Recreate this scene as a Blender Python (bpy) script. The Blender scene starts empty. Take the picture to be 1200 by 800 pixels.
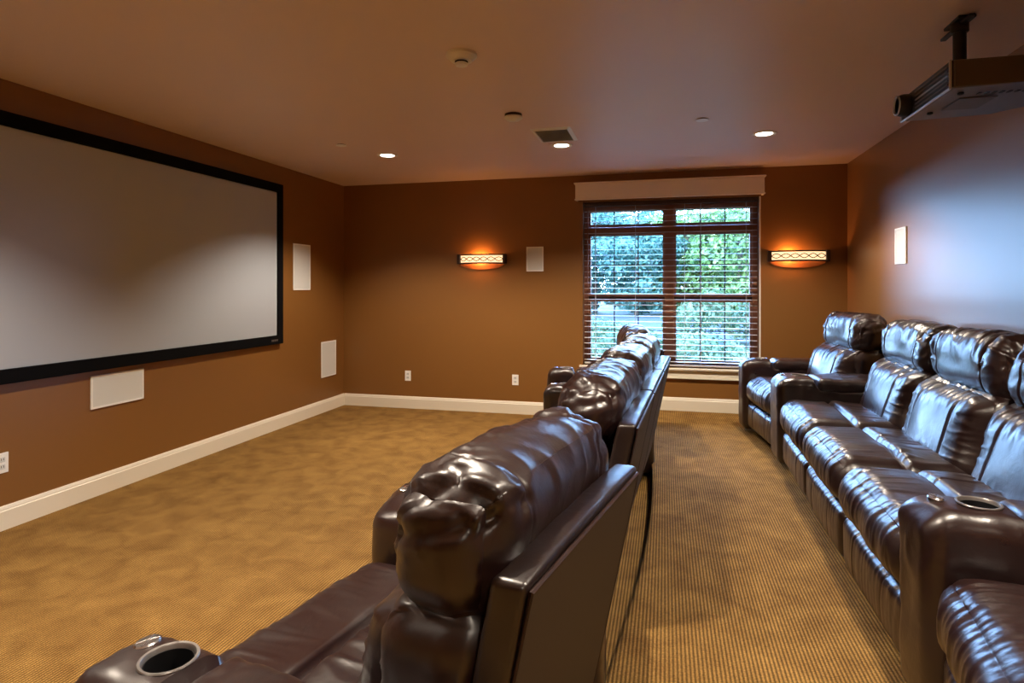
import bpy, math, random
import numpy as np
from mathutils import Vector, noise
random.seed(7); np.random.seed(7)
C = bpy.context.scene.collection
PI = math.pi
EYE = 1.396          # eye height above the lower floor
PLAT = 0.12          # height of the raised rear platform
XL, XR, YB, YF, H = -3.69, 1.716, 6.5, -2.3, 2.59

# ------------------------------------------------------------------ materials
def nmat(name):
    m = bpy.data.materials.new(name); m.use_nodes = True
    nt = m.node_tree; nt.nodes.clear()
    out = nt.nodes.new('ShaderNodeOutputMaterial')
    return m, nt, out
def N(nt, t, **kw):
    n = nt.nodes.new(t)
    for k, v in kw.items():
        if k in n.inputs: n.inputs[k].default_value = v
        else: setattr(n, k, v)
    return n
def principled(name, col, rough=.5, metal=0, spec=.5, bump=None, colvar=None, coat=0, coatr=.1, sheen=0, emit=None, es=0):
    """bump=(scale,strength,distance), colvar=(scale,col2)"""
    m, nt, out = nmat(name)
    p = N(nt, 'ShaderNodeBsdfPrincipled')
    L = nt.links.new
    L(p.outputs[0], out.inputs[0])
    p.inputs['Base Color'].default_value = (*col, 1)
    p.inputs['Roughness'].default_value = rough
    p.inputs['Metallic'].default_value = metal
    p.inputs['Specular IOR Level'].default_value = spec
    p.inputs['Coat Weight'].default_value = coat
    p.inputs['Coat Roughness'].default_value = coatr
    p.inputs['Sheen Weight'].default_value = sheen
    if emit:
        p.inputs['Emission Color'].default_value = (*emit, 1); p.inputs['Emission Strength'].default_value = es
    tc = N(nt, 'ShaderNodeTexCoord')
    if colvar:
        n = N(nt, 'ShaderNodeTexNoise', Scale=colvar[0], Detail=4.0)
        L(tc.outputs['Object'], n.inputs['Vector'])
        mx = N(nt, 'ShaderNodeMix', data_type='RGBA')
        L(n.outputs['Fac'], mx.inputs[0]); mx.inputs[6].default_value = (*col, 1); mx.inputs[7].default_value = (*colvar[1], 1)
        L(mx.outputs[2], p.inputs['Base Color'])
    if bump:
        n = N(nt, 'ShaderNodeTexNoise', Scale=bump[0], Detail=5.0)
        L(tc.outputs['Object'], n.inputs['Vector'])
        b = N(nt, 'ShaderNodeBump', Strength=bump[1], Distance=bump[2])
        L(n.outputs['Fac'], b.inputs['Height']); L(b.outputs[0], p.inputs['Normal'])
    return m
def leather(name, c1, c2, rough=.3, wr=1.0):
    m, nt, out = nmat(name); L = nt.links.new
    p = N(nt, 'ShaderNodeBsdfPrincipled'); L(p.outputs[0], out.inputs[0])
    tc = N(nt, 'ShaderNodeTexCoord')
    n = N(nt, 'ShaderNodeTexNoise', Scale=6.0, Detail=6.0); L(tc.outputs['Object'], n.inputs['Vector'])
    mx = N(nt, 'ShaderNodeMix', data_type='RGBA'); L(n.outputs['Fac'], mx.inputs[0])
    mx.inputs[6].default_value = (*c1, 1); mx.inputs[7].default_value = (*c2, 1)
    L(mx.outputs[2], p.inputs['Base Color'])
    p.inputs['Specular IOR Level'].default_value = .75
    r = N(nt, 'ShaderNodeMapRange'); L(n.outputs['Fac'], r.inputs[0])
    r.inputs[1].default_value = .3; r.inputs[2].default_value = .7; r.inputs[3].default_value = rough - .06; r.inputs[4].default_value = rough + .1
    L(r.outputs[0], p.inputs['Roughness'])
    p.inputs['Coat Weight'].default_value = .35; p.inputs['Coat Roughness'].default_value = .27
    v = N(nt, 'ShaderNodeTexVoronoi', Scale=260.0); L(tc.outputs['Object'], v.inputs['Vector'])
    w = N(nt, 'ShaderNodeTexNoise', Scale=16.0, Detail=5.0, Distortion=.8); L(tc.outputs['Object'], w.inputs['Vector'])
    b1 = N(nt, 'ShaderNodeBump', Strength=.06, Distance=.001); L(v.outputs['Distance'], b1.inputs['Height'])
    b2 = N(nt, 'ShaderNodeBump', Strength=.20*wr, Distance=.01); L(w.outputs['Fac'], b2.inputs['Height']); L(b1.outputs[0], b2.inputs['Normal'])
    L(b2.outputs[0], p.inputs['Normal'])
    return m
def carpet(name):
    m, nt, out = nmat(name); L = nt.links.new
    p = N(nt, 'ShaderNodeBsdfPrincipled', Roughness=.95); L(p.outputs[0], out.inputs[0])
    p.inputs['Specular IOR Level'].default_value = .1
    tc = N(nt, 'ShaderNodeTexCoord')
    big = N(nt, 'ShaderNodeTexNoise', Scale=6.5, Detail=9.0, Distortion=.5); L(tc.outputs['Object'], big.inputs['Vector'])
    fine = N(nt, 'ShaderNodeTexNoise', Scale=230.0, Detail=3.0); L(tc.outputs['Object'], fine.inputs['Vector'])
    wv = N(nt, 'ShaderNodeTexWave', Scale=22.7, Distortion=.35); wv.inputs['Detail Scale'].default_value = 6.0
    wv.wave_type = 'BANDS'; wv.bands_direction = 'X'; L(tc.outputs['Object'], wv.inputs['Vector'])
    wy = N(nt, 'ShaderNodeTexWave', Scale=34.0, Distortion=1.2); wy.bands_direction = 'Y'; L(tc.outputs['Object'], wy.inputs['Vector'])
    # colour: patches then darker grooves between the ribs
    cr = N(nt, 'ShaderNodeValToRGB'); L(big.outputs['Fac'], cr.inputs[0])
    cr.color_ramp.elements[0].position = .27; cr.color_ramp.elements[0].color = (.27, .14, .038, 1)
    cr.color_ramp.elements[1].position = .73; cr.color_ramp.elements[1].color = (.46, .26, .075, 1)
    ribr = N(nt, 'ShaderNodeMapRange'); L(wv.outputs['Fac'], ribr.inputs[0])
    ribr.inputs[3].default_value = .34; ribr.inputs[4].default_value = 1.15
    yr = N(nt, 'ShaderNodeMapRange'); L(wy.outputs['Fac'], yr.inputs[0]); yr.inputs[3].default_value = .78; yr.inputs[4].default_value = 1.08
    fr = N(nt, 'ShaderNodeMapRange'); L(fine.outputs['Fac'], fr.inputs[0]); fr.inputs[1].default_value = .3; fr.inputs[2].default_value = .7
    fr.inputs[3].default_value = .6; fr.inputs[4].default_value = 1.3
    m1 = N(nt, 'ShaderNodeMath', operation='MULTIPLY'); L(ribr.outputs[0], m1.inputs[0]); L(yr.outputs[0], m1.inputs[1])
    m2 = N(nt, 'ShaderNodeMath', operation='MULTIPLY'); L(m1.outputs[0], m2.inputs[0]); L(fr.outputs[0], m2.inputs[1])
    vm = N(nt, 'ShaderNodeVectorMath', operation='SCALE'); L(cr.outputs[0], vm.inputs[0]); L(m2.outputs[0], vm.inputs[3])
    L(vm.outputs[0], p.inputs['Base Color'])
    b = N(nt, 'ShaderNodeBump', Strength=.7, Distance=.004); L(m2.outputs[0], b.inputs['Height']); L(b.outputs[0], p.inputs['Normal'])
    return m
def paint(name, col, rough, spec=.5):
    return principled(name, col, rough, spec=spec, bump=(160, .06, .001), colvar=(1.3, tuple(c*.93 for c in col)))

M = {}
M['wall'] = paint('ochre_brown_wall_paint', (.255, .112, .027), .40, .5)
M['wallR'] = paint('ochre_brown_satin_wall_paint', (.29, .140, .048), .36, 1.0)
M['ceil'] = paint('ceiling_paint', (.84, .68, .64), .48, 1.0)
M['trim'] = principled('cream_trim_paint', (.86, .80, .66), .35)
M['carpet'] = carpet('ribbed_gold_carpet')
M['leather'] = leather('dark_brown_leather', (.022, .0075, .0065), (.012, .0045, .0045), .33)
M['leather_side'] = leather('dark_brown_leather_side', (.016, .007, .0055), (.010, .0045, .004), .36, .6)
M['vinyl'] = principled('brown_vinyl', (.052, .034, .021), .62, spec=.3, bump=(300, .2, .0008))
M['stitch'] = principled('piping_leather', (.03, .014, .011), .4)
M['black'] = principled('black_plastic', (.006, .006, .007), .45)
M['dark'] = principled('dark_frame_fabric', (.012, .010, .009), .8)
M['chrome'] = principled('brushed_chrome', (.62, .60, .60), .25, metal=1)
M['steel'] = principled('grey_steel', (.35, .33, .32), .35, metal=.8)
M['screen'] = principled('projection_screen_cloth', (.46, .50, .56), .80, spec=.2)
M['velvet'] = principled('black_velvet', (.004, .004, .005), .9, spec=.1)
M['white'] = principled('white_plastic', (.93, .93, .90), .4)
M['grille'] = principled('white_grille', (.74, .76, .74), .6, bump=(900, .4, .001))
M['bronze'] = principled('dark_bronze', (.045, .020, .012), .4, metal=.4)
M['rust'] = principled('rust_brown_metal', (.30, .11, .035), .5)
M['shade'] = principled('lit_amber_glass', (.9, .7, .5), .5, emit=(1, .66, .36), es=1.25)
M['wood'] = principled('reddish_wood', (.36, .14, .075), .4, colvar=(9, (.27, .10, .05)))
M['wooddark'] = principled('dark_wood', (.05, .022, .018), .4)
M['slat'] = principled('cream_slats', (.55, .52, .50), .4)
M['valance'] = principled('valance_paint', (.93, .82, .68), .45)
M['body'] = principled('projector_grey', (.16, .14, .14), .40, metal=.2)
M['body_side'] = principled('projector_side_brown', (.10, .08, .07), .45)
M['silver'] = principled('silver_trim', (.55, .58, .62), .3, metal=.7)
M['lens'] = principled('lens_glass', (.02, .03, .05), .05, coat=1)
M['lampglow'] = principled('downlight_lens', (1, 1, 1), .5, emit=(1, .93, .82), es=9)
M['bark'] = principled('bark', (.09, .06, .04), .9, bump=(20, .8, .02))
def foliage(name, a, b):
    m, nt, out = nmat(name); L = nt.links.new
    d = N(nt, 'ShaderNodeBsdfPrincipled', Roughness=.6); t = N(nt, 'ShaderNodeBsdfTranslucent'); mx = N(nt, 'ShaderNodeMixShader'); mx.inputs[0].default_value = .35
    tc = N(nt, 'ShaderNodeTexCoord'); n = N(nt, 'ShaderNodeTexNoise', Scale=1.6, Detail=5.0); L(tc.outputs['Object'], n.inputs['Vector'])
    cr = N(nt, 'ShaderNodeValToRGB'); L(n.outputs['Fac'], cr.inputs[0])
    cr.color_ramp.elements[0].position = .35; cr.color_ramp.elements[0].color = (*a, 1)
    cr.color_ramp.elements[1].position = .65; cr.color_ramp.elements[1].color = (*b, 1)
    L(cr.outputs[0], d.inputs['Base Color']); L(cr.outputs[0], t.inputs[0])
    L(d.outputs[0], mx.inputs[1]); L(t.outputs[0], mx.inputs[2]); L(mx.outputs[0], out.inputs[0])
    return m
M['leafA'] = foliage('leaves_blue_green', (.016, .055, .040), (.11, .24, .17))
M['leafB'] = foliage('leaves_yellow_green', (.030, .08, .015), (.22, .32, .08))
M['leafC'] = foliage('leaves_shrub', (.04, .08, .03), (.19, .24, .11))
M['lawn'] = foliage('lawn_grass', (.025, .04, .015), (.05, .075, .03))
M['asphalt'] = principled('asphalt', (.018, .020, .028), .9, bump=(60, .4, .01))
m, nt, out = nmat('window_glass')
tr = N(nt, 'ShaderNodeBsdfTransparent'); gl = N(nt, 'ShaderNodeBsdfGlossy'); gl.inputs['Roughness'].default_value = .02
fr = N(nt, 'ShaderNodeFresnel', IOR=1.45); mx = N(nt, 'ShaderNodeMixShader')
nt.links.new(fr.outputs[0], mx.inputs[0]); nt.links.new(tr.outputs[0], mx.inputs[1]); nt.links.new(gl.outputs[0], mx.inputs[2]); nt.links.new(mx.outputs[0], out.inputs[0])
M['glass'] = m

# ------------------------------------------------------------------ mesh helpers
def link(name, verts, faces, mat, parent=None, smooth=True, loc=None, rotz=None, kind=None):
    me = bpy.data.meshes.new(name)
    me.from_pydata([tuple(map(float, v)) for v in verts], [], [tuple(map(int, f)) for f in faces])
    if smooth: me.polygons.foreach_set('use_smooth', [True]*len(me.polygons))
    me.materials.append(mat); me.update()
    o = bpy.data.objects.new(name, me); C.objects.link(o)
    if parent: o.parent = parent
    if loc is not None: o.location = loc
    if rotz is not None: o.rotation_euler = (0, 0, rotz)
    if kind: o['kind'] = kind
    return o
class MB:
    def __init__(s): s.v = []; s.f = []
    def add(s, v, f):
        n = len(s.v); s.v += [tuple(p) for p in v]; s.f += [tuple(i+n for i in q) for q in f]; return s
    def box(s, x0, x1, y0, y1, z0, z1):
        v = [(x, y, z) for z in (z0, z1) for y in (y0, y1) for x in (x0, x1)]
        return s.add(v, [(0, 2, 3, 1), (4, 5, 7, 6), (0, 1, 5, 4), (2, 6, 7, 3), (0, 4, 6, 2), (1, 3, 7, 5)])
    def prism(s, poly, z0, z1, axis='z'):
        n = len(poly)
        def P(a, b, c): return {'z': (a, b, c), 'x': (c, a, b), 'y': (a, c, b)}[axis]
        v = [P(a, b, z0) for a, b in poly] + [P(a, b, z1) for a, b in poly]
        f = [tuple(range(n))[::-1], tuple(range(n, 2*n))] + [(i, (i+1) % n, n+(i+1) % n, n+i) for i in range(n)]
        return s.add(v, f)
    def lathe(s, prof, c=(0, 0, 0), n=32, axis='z', sx=1, sy=1):
        v = []; f = []
        for r, h in prof:
            for k in range(n):
                a = 2*PI*k/n; p = (r*math.cos(a)*sx, r*math.sin(a)*sy, h)
                if axis == 'x': p = (p[2], p[0], p[1])
                if axis == 'y': p = (p[0], p[2], p[1])
                v.append((p[0]+c[0], p[1]+c[1], p[2]+c[2]))
        for i in range(len(prof)-1):
            for k in range(n):
                f.append((i*n+k, i*n+(k+1) % n, (i+1)*n+(k+1) % n, (i+1)*n+k))
        f.append(tuple(range(n))[::-1]); f.append(tuple((len(prof)-1)*n+k for k in range(n)))
        return s.add(v, f)
    def tube(s, pts, r, n=8):
        v = []; f = []; pts = [Vector(p) for p in pts]
        for i, p in enumerate(pts):
            t = (pts[min(i+1, len(pts)-1)]-pts[max(i-1, 0)]).normalized()
            a = t.cross(Vector((0, 0, 1)));
            if a.length < .05: a = t.cross(Vector((0, 1, 0)))
            a.normalize(); b = t.cross(a)
            for k in range(n):
                w = 2*PI*k/n; v.append(p + a*math.cos(w)*r + b*math.sin(w)*r)
        for i in range(len(pts)-1):
            for k in range(n): f.append((i*n+k, i*n+(k+1) % n, (i+1)*n+(k+1) % n, (i+1)*n+k))
        f.append(tuple(range(n))); f.append(tuple((len(pts)-1)*n+k for k in range(n))[::-1])
        return s.add(v, f)
    def build(s, name, mat, parent=None, smooth=False, bevel=0, kind=None, loc=None, rotz=None):
        o = link(name, s.v, s.f, mat, parent, False, kind=kind, loc=loc, rotz=rotz)
        import bmesh
        bm = bmesh.new(); bm.from_mesh(o.data); bmesh.ops.recalc_face_normals(bm, faces=bm.faces); bm.to_mesh(o.data); bm.free()
        if smooth:
            for p in o.data.polygons: p.use_smooth = True
            try: o.data.set_sharp_from_angle(angle=math.radians(38))
            except Exception: pass
        if bevel:
            b = o.modifiers.new('bevel', 'BEVEL'); b.width = bevel; b.segments = 2; b.limit_method = 'ANGLE'
        return o
def thing(name, label, cat, loc=(0, 0, 0), rotz=0, group=None):
    o = bpy.data.objects.new(name, None); C.objects.link(o); o.empty_display_size = .1
    o.location = loc; o.rotation_euler = (0, 0, rotz); o['label'] = label; o['category'] = cat
    if group: o['group'] = group
    return o

def axis_t(h, r, m, e=4):
    """parameter stops over [-h,h]: e steps over each rounded edge, m across the middle"""
    inner = max(h-r, 1e-4)
    edge = [inner + (h-inner)*math.sin(PI/2*(i/e)) for i in range(1, e+1)]
    mid = [-inner + 2*inner*i/m for i in range(m+1)]
    return [-x for x in edge[::-1]] + mid + edge
def rbox(hx, hy, hz, r, mx=8, my=8, mz=8, e=4):
    """closed rounded box; returns (verts Nx3, params Nx3 in [-1,1], faces)"""
    X = axis_t(hx, min(r, hx*.98), mx, e); Y = axis_t(hy, min(r, hy*.98), my, e); Z = axis_t(hz, min(r, hz*.98), mz, e)
    nx, ny, nz = len(X)-1, len(Y)-1, len(Z)-1
    idx = {}; P = []
    def V(i, j, k):
        if (i, j, k) not in idx: idx[(i, j, k)] = len(P); P.append((X[i], Y[j], Z[k]))
        return idx[(i, j, k)]
    F = []
    for i in range(nx):
        for j in range(ny):
            F.append((V(i, j, 0), V(i, j+1, 0), V(i+1, j+1, 0), V(i+1, j, 0)))
            F.append((V(i, j, nz), V(i+1, j, nz), V(i+1, j+1, nz), V(i, j+1, nz)))
    for i in range(nx):
        for k in range(nz):
            F.append((V(i, 0, k), V(i+1, 0, k), V(i+1, 0, k+1), V(i, 0, k+1)))
            F.append((V(i, ny, k), V(i, ny, k+1), V(i+1, ny, k+1), V(i+1, ny, k)))
    for j in range(ny):
        for k in range(nz):
            F.append((V(0, j, k), V(0, j, k+1), V(0, j+1, k+1), V(0, j+1, k)))
            F.append((V(nx, j, k), V(nx, j+1, k), V(nx, j+1, k+1), V(nx, j, k+1)))
    P = np.array(P); h = np.array([hx, hy, hz]); rr = np.minimum(r, h*.98)
    q = np.clip(P, -(h-rr), h-rr); d = P-q
    dn = d/rr; l = np.linalg.norm(dn, axis=1); l[l == 0] = 1
    mxn = np.abs(dn).max(axis=1)
    out = q + d/l[:, None]*np.where(mxn > 0, 1, 1)[:, None]*np.where(mxn[:, None] > .999, 1, mxn[:, None])
    return out, P/h, F
def vnormals(V, F):
    F = np.array(F); n = np.cross(V[F[:, 2]]-V[F[:, 0]], V[F[:, 3]]-V[F[:, 1]])
    N_ = np.zeros_like(V)
    for k in range(4): np.add.at(N_, F[:, k], n)
    return N_/np.maximum(np.linalg.norm(N_, axis=1), 1e-9)[:, None]
def nz(v, s, seed):
    return noise.noise(Vector((v[0]*s[0]+seed*3.1, v[1]*s[1]+seed*7.7, v[2]*s[2]+seed*1.3)))
def ridge(v, s, seed): return 1-min(1, abs(nz(v, s, seed))*3.2)
def displace(V, F, fn):
    Nn = vnormals(V, F); d = np.array([fn(v, n) for v, n in zip(V, Nn)])
    return V + Nn*d[:, None]
def G(x, s): return math.exp(-(x/s)**2)
def sstep(a, b, x):
    t = min(1, max(0, (x-a)/(b-a))); return t*t*(3-2*t)

# ------------------------------------------------------------------ seating
D = .93
_cache = {}
def seat_meshes(w, seed):
    key = (round(w, 3), seed)
    if key in _cache: return _cache[key]
    R = {}
    hw = w/2-.004
    # seat cushion ---------------------------------------------------
    V, T, F = rbox(hw, .285, .105, .085, 100, 44, 6, 8)
    x, y, z = T.T
    V = V.copy()
    top = np.clip((V[:, 2])/.105, 0, 1)
    V[:, 2] += top*.028*(1-x**4)*(1-.6*y**2)
    V[:, 1] -= np.clip(-y, 0, 1)**3*.022*(1-x**4)*(1-z**2)
    V[:, 2] += np.clip(-y, 0, 1)**2*.004*top
    V[:, 2] -= top*.030*np.exp(-((V[:, 1]+.005)/.013)**2)*(1-x**8)
    V[:, 2] += top*.004*np.exp(-((V[:, 1]-.040)/.035)**2)
    V += np.array([0, .305, .385])
    def f(v, n):
        fx = v[0]/hw; front = sstep(.30, .02, v[1]); edge = sstep(.55, 1, abs(fx))
        wx = v[0]+.02*nz(v, (6, 6, 6), seed+30)
        pleat = ridge((wx, v[1], v[2]), (34, 5, 6), seed)*.0040*front*(.55+.45*edge)
        pl2 = ridge((wx, v[1], v[2]), (15, 3, 4), seed+4)*.0055*front
        rear = ridge(v, (16, 5, 3), seed+9)*.005*sstep(.36, .33, abs(v[1]-.40)+.25)
        seam = -.006*G(abs(v[0])-hw*.80, .006)*front
        return pleat+pl2+rear+seam+nz(v, (5, 5, 5), seed+2)*.008
    R['seat_cushion'] = (displace(V, F, f), F)
    # footrest panel ------------------------------------------------------
    V, T, F = rbox(hw-.004, .045, .108, .04, 90, 2, 14, 5); x, y, z = T.T
    V[:, 1] -= .014*(1-x**4)*(1-z**2)*np.clip(-y, 0, 1)
    V += np.array([0, .078, .168])
    def f(v, n):
        ed = sstep(.35, 1, abs(v[2]-.168)/.11)
        return (ridge(v, (30, 3, 4), seed+1)*.005*(.35+.65*ed) - .006*G(abs(v[0])-hw*.45, .006))*(1 if v[1] < .07 else 0)
    R['footrest'] = (displace(V, F, f), F)
    # back cushion --------------------------------------------------------
    V, T, F = rbox(hw, .135, .205, .10, 70, 8, 44, 8); x, y, z = T.T
    fr_ = np.clip(-y, 0, 1)
    V[:, 1] -= fr_*.050*(1-x**4)*(1-np.abs(z)**3)
    V[:, 1] += .05*np.exp(-((z+.1)/.5)**2)*np.clip(-y, 0, 1)*np.abs(x)**6
    V[:, 1] += .30*V[:, 2] 
    V += np.array([0, .680, .615])
    def f(v, n):
        if n[1] > .35: return 0
        fx = abs(v[0])/hw; e = sstep(.42, .95, fx)
        up = sstep(.66, .80, v[2]); dn = sstep(.56, .45, v[2])
        g = ridge(v, (4, 5, 24), seed+3)*.010*e*(1-.8*abs(n[0]))
        g += ridge(v, (20, 4, 5), seed+5)*.010*(up+dn)*.8
        g -= .010*G(fx-.50, .014) ; g -= .006*G(fx-.93, .012)*(1-abs(n[0]))
        return (g if abs(n[0]) < .6 else g*.3) + nz(v, (4, 4, 4), seed)*.014
    R['backrest'] = (displace(V, F, f), F)
    # headrest ----------------------------------------------------------
    V, T, F = rbox(hw-.002, .128, .138, .110, 90, 6, 8, 13); x, y, z = T.T
    k = 1-.07*np.abs(x)**6
    V[:, 1] *= k; V[:, 2] *= k
    V[:, 0] += np.sign(x)*.022*np.clip(np.abs(x)-.75, 0, 1)*4*np.clip(1-.9*(y*y+z*z)/1.4, 0, 1)
    V[:, 2] += .016*np.clip(z, 0, 1)*(1-x**2)
    V[:, 1] += .10*V[:, 2]
    V += np.array([0, .748, .912])
    def f(v, n):
        fx = v[0]/hw; a = abs(fx)
        e = sstep(.45, .98, a)
        ang = math.atan2(v[2]-.912, v[1]-.748)
        q = (v[0]+.05*nz(v, (7, 7, 7), seed+40), v[1]+.05*nz(v, (7, 7, 7), seed+41), v[2]+.05*nz(v, (7, 7, 7), seed+42))
        g = ridge(q, (7, 9, 13), seed+6)*.020*e*sstep(-.3, .7, n[2])                 # broad folds at the end
        g += ridge(q, (10, 26, 30), seed+11)*.005*e*(1-.8*abs(n[0]))                    # fine gathers running along the roll
        g += ridge(v, (24, 5, 5), seed+7)*.006*G(ang-1.95, .40)            # puckers along the top seam
        g += ridge(q, (8, 3, 7), seed+8)*.006*sstep(.0, .08, v[2]-.90)
        g -= .009*G(a-.62, .010)*(.4+.6*sstep(.4, -.4, n[1]))
        h = ridge(q, (10, 5, 6), seed+15)
        g -= .016*h*h*sstep(.50, .72, a)*sstep(-.2, .5, n[2])*sstep(1.02, .9, a)
        if abs(n[0]) > .6: g = g*.5-.010*G(v[2]-.965-.25*(v[1]-.75), .014)
        g -= .006*G(ang-1.75, .03)
        return g + nz(v, (4, 5, 5), seed+1)*.018
    R['headrest'] = (displace(V, F, f), F)
    # back shell: padded leather rim with tall flat sides ------------------
    V, T, F = rbox(w/2-.006, .034, .315, .014, 30, 2, 20, 4); x, y, z = T.T
    V[:, 1] += .21*V[:, 2]
    V[:, 2] += .006*(1-x**4)*np.clip(z, 0, 1)
    V += np.array([0, .834, .590])
    R['back_shell'] = (displace(V, F, lambda v, n: nz(v, (14, 14, 14), seed)*.003), F)
    _cache[key] = R
    return R
def add_rear_panel(w, x0, root):
    # flat vinyl panel inset on the leaning back, with piping
    def py(z): return .834+.21*(z-.590)+.035
    mb = MB(); a = w/2-.020; z0, z1 = .235, .888
    v = [(x0+s*a, py(zz)+d, zz) for d in (0, .007) for zz in (z0, z1) for s in (-1, 1)]
    mb.add(v, [(0, 2, 3, 1), (4, 5, 7, 6), (0, 1, 5, 4), (2, 6, 7, 3), (0, 4, 6, 2), (1, 3, 7, 5)])
    p = mb.build('rear_panel', M['vinyl'], root, bevel=.003)
    p['label'] = 'flat matt brown rear panel'
    t = MB(); t.tube([(x0-a, py(z0)+.004, z0), (x0-a, py(z1)+.004, z1), (x0+a, py(z1)+.004, z1), (x0+a, py(z0)+.004, z0)], .005, 6)
    t.build('piping', M['stitch'], p, True)
def add_seat(root, w, x0, seed):
    R = seat_meshes(w, seed)
    for nm in ('seat_cushion', 'footrest', 'backrest', 'headrest', 'back_shell'):
        V, F = R[nm]
        key = ('m', nm, round(w, 3), seed)
        if key not in _cache:
            o = link(nm, V, F, M['leather_side'] if nm == 'back_shell' else M['leather'], root, loc=(x0, 0, 0)); _cache[key] = o.data
        else:
            o = bpy.data.objects.new(nm, _cache[key]); C.objects.link(o); o.parent = root; o.location = (x0, 0, 0)
    add_rear_panel(w, x0, root)
def add_base(root, w_all):
    b = MB(); b.box(-w_all/2+.01, w_all/2-.01, .12, .74, .035, .285)
    b.build('base', M['dark'], root, bevel=.01)
    for sx in (-1, 1):
        for yy in (.16, .70):
            f = MB(); f.lathe([(.022, 0), (.026, .036)], (sx*(w_all/2-.07), yy, 0), 14); f.build('foot', M['black'], root, True)
def quad_map(V, T, q):
    """q = front-left, front-right, back-left, back-right plan corners; T[:,0:2] params"""
    q = [np.array(c) for c in q]; a = (V[:, 0]+1)/2; b = (V[:, 1]+1)/2
    P = (q[0][None]*((1-a)*(1-b))[:, None] + q[1][None]*(a*(1-b))[:, None] + q[2][None]*((1-a)*b)[:, None] + q[3][None]*(a*b)[:, None])
    return np.column_stack([P, V[:, 2]])
def add_arm(root, q, seed, cup=(.5, .172), ht=.63):
    """an armrest on the plan quad q (front-left, front-right, back-left, back-right)"""
    q = [np.array(c, float) for c in q]
    Wd = (np.linalg.norm(q[1]-q[0])+np.linalg.norm(q[3]-q[2]))/2; Ln = np.linalg.norm((q[2]+q[3]-q[0]-q[1])/2)
    # body
    hx, hy, hz = Wd/2, Ln/2, (ht-.03)/2
    V, T, F = rbox(hx, hy, hz, .055, 14, 40, 24, 6)
    yy = V[:, 1]+hy; zz = V[:, 2]+hz+.03
    topm = np.clip((V[:, 2]-hz+.10)/.10, 0, 1)
    step = np.array([sstep(.235, .265, t) for t in yy])
    zz = zz - .055*step*topm + .012*topm*(1-(V[:, 0]/hx)**2)*(1-step)
    zz = zz - .02*topm*np.exp(-(yy/.05)**2)
    # back end slopes down under the shell
    Vn = np.column_stack([V[:, 0]/hx, V[:, 1]/hy, zz])
    W = quad_map(Vn, T, q)
    W = displace(W, F, lambda v, n: nz(v, (7, 7, 7), seed)*.006 + (ridge(v, (9, 12, 9), seed+3)*.0035 if v[2] > .3 else 0))
    arm = link('armrest', W, F, M['leather_side'], root)
    # plan position of the cup
    def plan(a, d):
        b = d/Ln; return q[0]*(1-a)*(1-b)+q[1]*a*(1-b)+q[2]*(1-a)*b+q[3]*a*b
    c = plan(*cup)
    # cut a real well for the cup holder
    cm = MB(); cm.lathe([(.0510, ht-.10), (.0510, ht+.10)], (c[0], c[1], 0), 40)
    cut = cm.build('cutter', M['black'])
    cut.parent = root
    bo = arm.modifiers.new('well', 'BOOLEAN'); bo.object = cut; bo.operation = 'DIFFERENCE'; bo.solver = 'EXACT'
    bpy.context.view_layer.update()
    dg = bpy.context.evaluated_depsgraph_get(); me = bpy.data.meshes.new_from_object(arm.evaluated_get(dg))
    arm.modifiers.clear(); arm.data = me
    me.materials.clear(); me.materials.append(M['leather'])
    me.polygons.foreach_set('use_smooth', [True]*len(me.polygons))
    me.set_sharp_from_angle(angle=math.radians(60))
    bpy.data.objects.remove(cut)
    cz = max((v.co.z for v in me.vertices if (v.co.x-c[0])**2+(v.co.y-c[1])**2 < .062**2), default=ht)
    ch = MB(); ch.lathe([(.0500, cz-.085), (.0500, cz-.004), (.0560, cz-.003), (.0575, cz), (.0560, cz+.0025), (.0510, cz+.002), (.0485, cz-.002), (.0475, cz-.080), (.001, cz-.082)], (c[0], c[1], 0), 44)
    h = ch.build('cup_holder', M['steel'], arm, True)
    lin = MB(); lin.lathe([(.0473, cz-.079), (.0473, cz-.008), (.0460, cz-.008), (.0455, cz-.076), (.001, cz-.077)], (c[0], c[1], 0), 40)
    lin.build('cup_well', M['black'], h, True)
    k = plan(cup[0]-.10, cup[1]-.098)
    kz = cz-.004
    bt = MB(); bt.lathe([(.001, kz-.010), (.024, kz-.010), (.025, kz+.0015), (.022, kz+.0045), (.001, kz+.0050)], (k[0], k[1], 0), 28, sx=1.15, sy=.85)
    b = bt.build('recline_button', M['chrome'], arm, True)
    b['label'] = 'chrome recline button'
    for s in (-1, 1):
        e = MB(); e.tube([(k[0]-.020, k[1]-.010*s, kz+.0035), (k[0], k[1], kz+.0045), (k[0]+.020, k[1]+.010*s, kz+.0035)], .0025, 8); e.build('button_ridge', M['chrome'], b, True)
    # pad on the rear two thirds
    L0, L1 = .262, Ln-.09
    p0, p1 = plan(0, L0), plan(1, L0); p2, p3 = plan(0, L1), plan(1, L1)
    hx2 = Wd/2; hy2 = (L1-L0)/2
    V, T, F = rbox(hx2, hy2, .045, .035, 14, 34, 3, 5)
    x, y = V[:, 0]/hx2, V[:, 1]/hy2
    zz = V[:, 2]+ht-.042+.014*(1-x**2)*(1-y**4)*np.clip(V[:, 2]/.045, 0, 1)
    W = quad_map(np.column_stack([x*1.02, y, zz]), T, [p0, p1, p2, p3])
    W = displace(W, F, lambda v, n: nz(v, (9, 9, 9), seed+5)*.009+ridge(v, (8, 14, 8), seed+2)*.004)
    link('arm_pad', W, F, M['leather'], root)
    return arm
def frame(front, th):
    """root location/rotation: front centre point, row direction rotated th degrees clockwise from +y"""
    t = math.radians(th); return (front[0], front[1]), -PI/2-t, t
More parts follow.
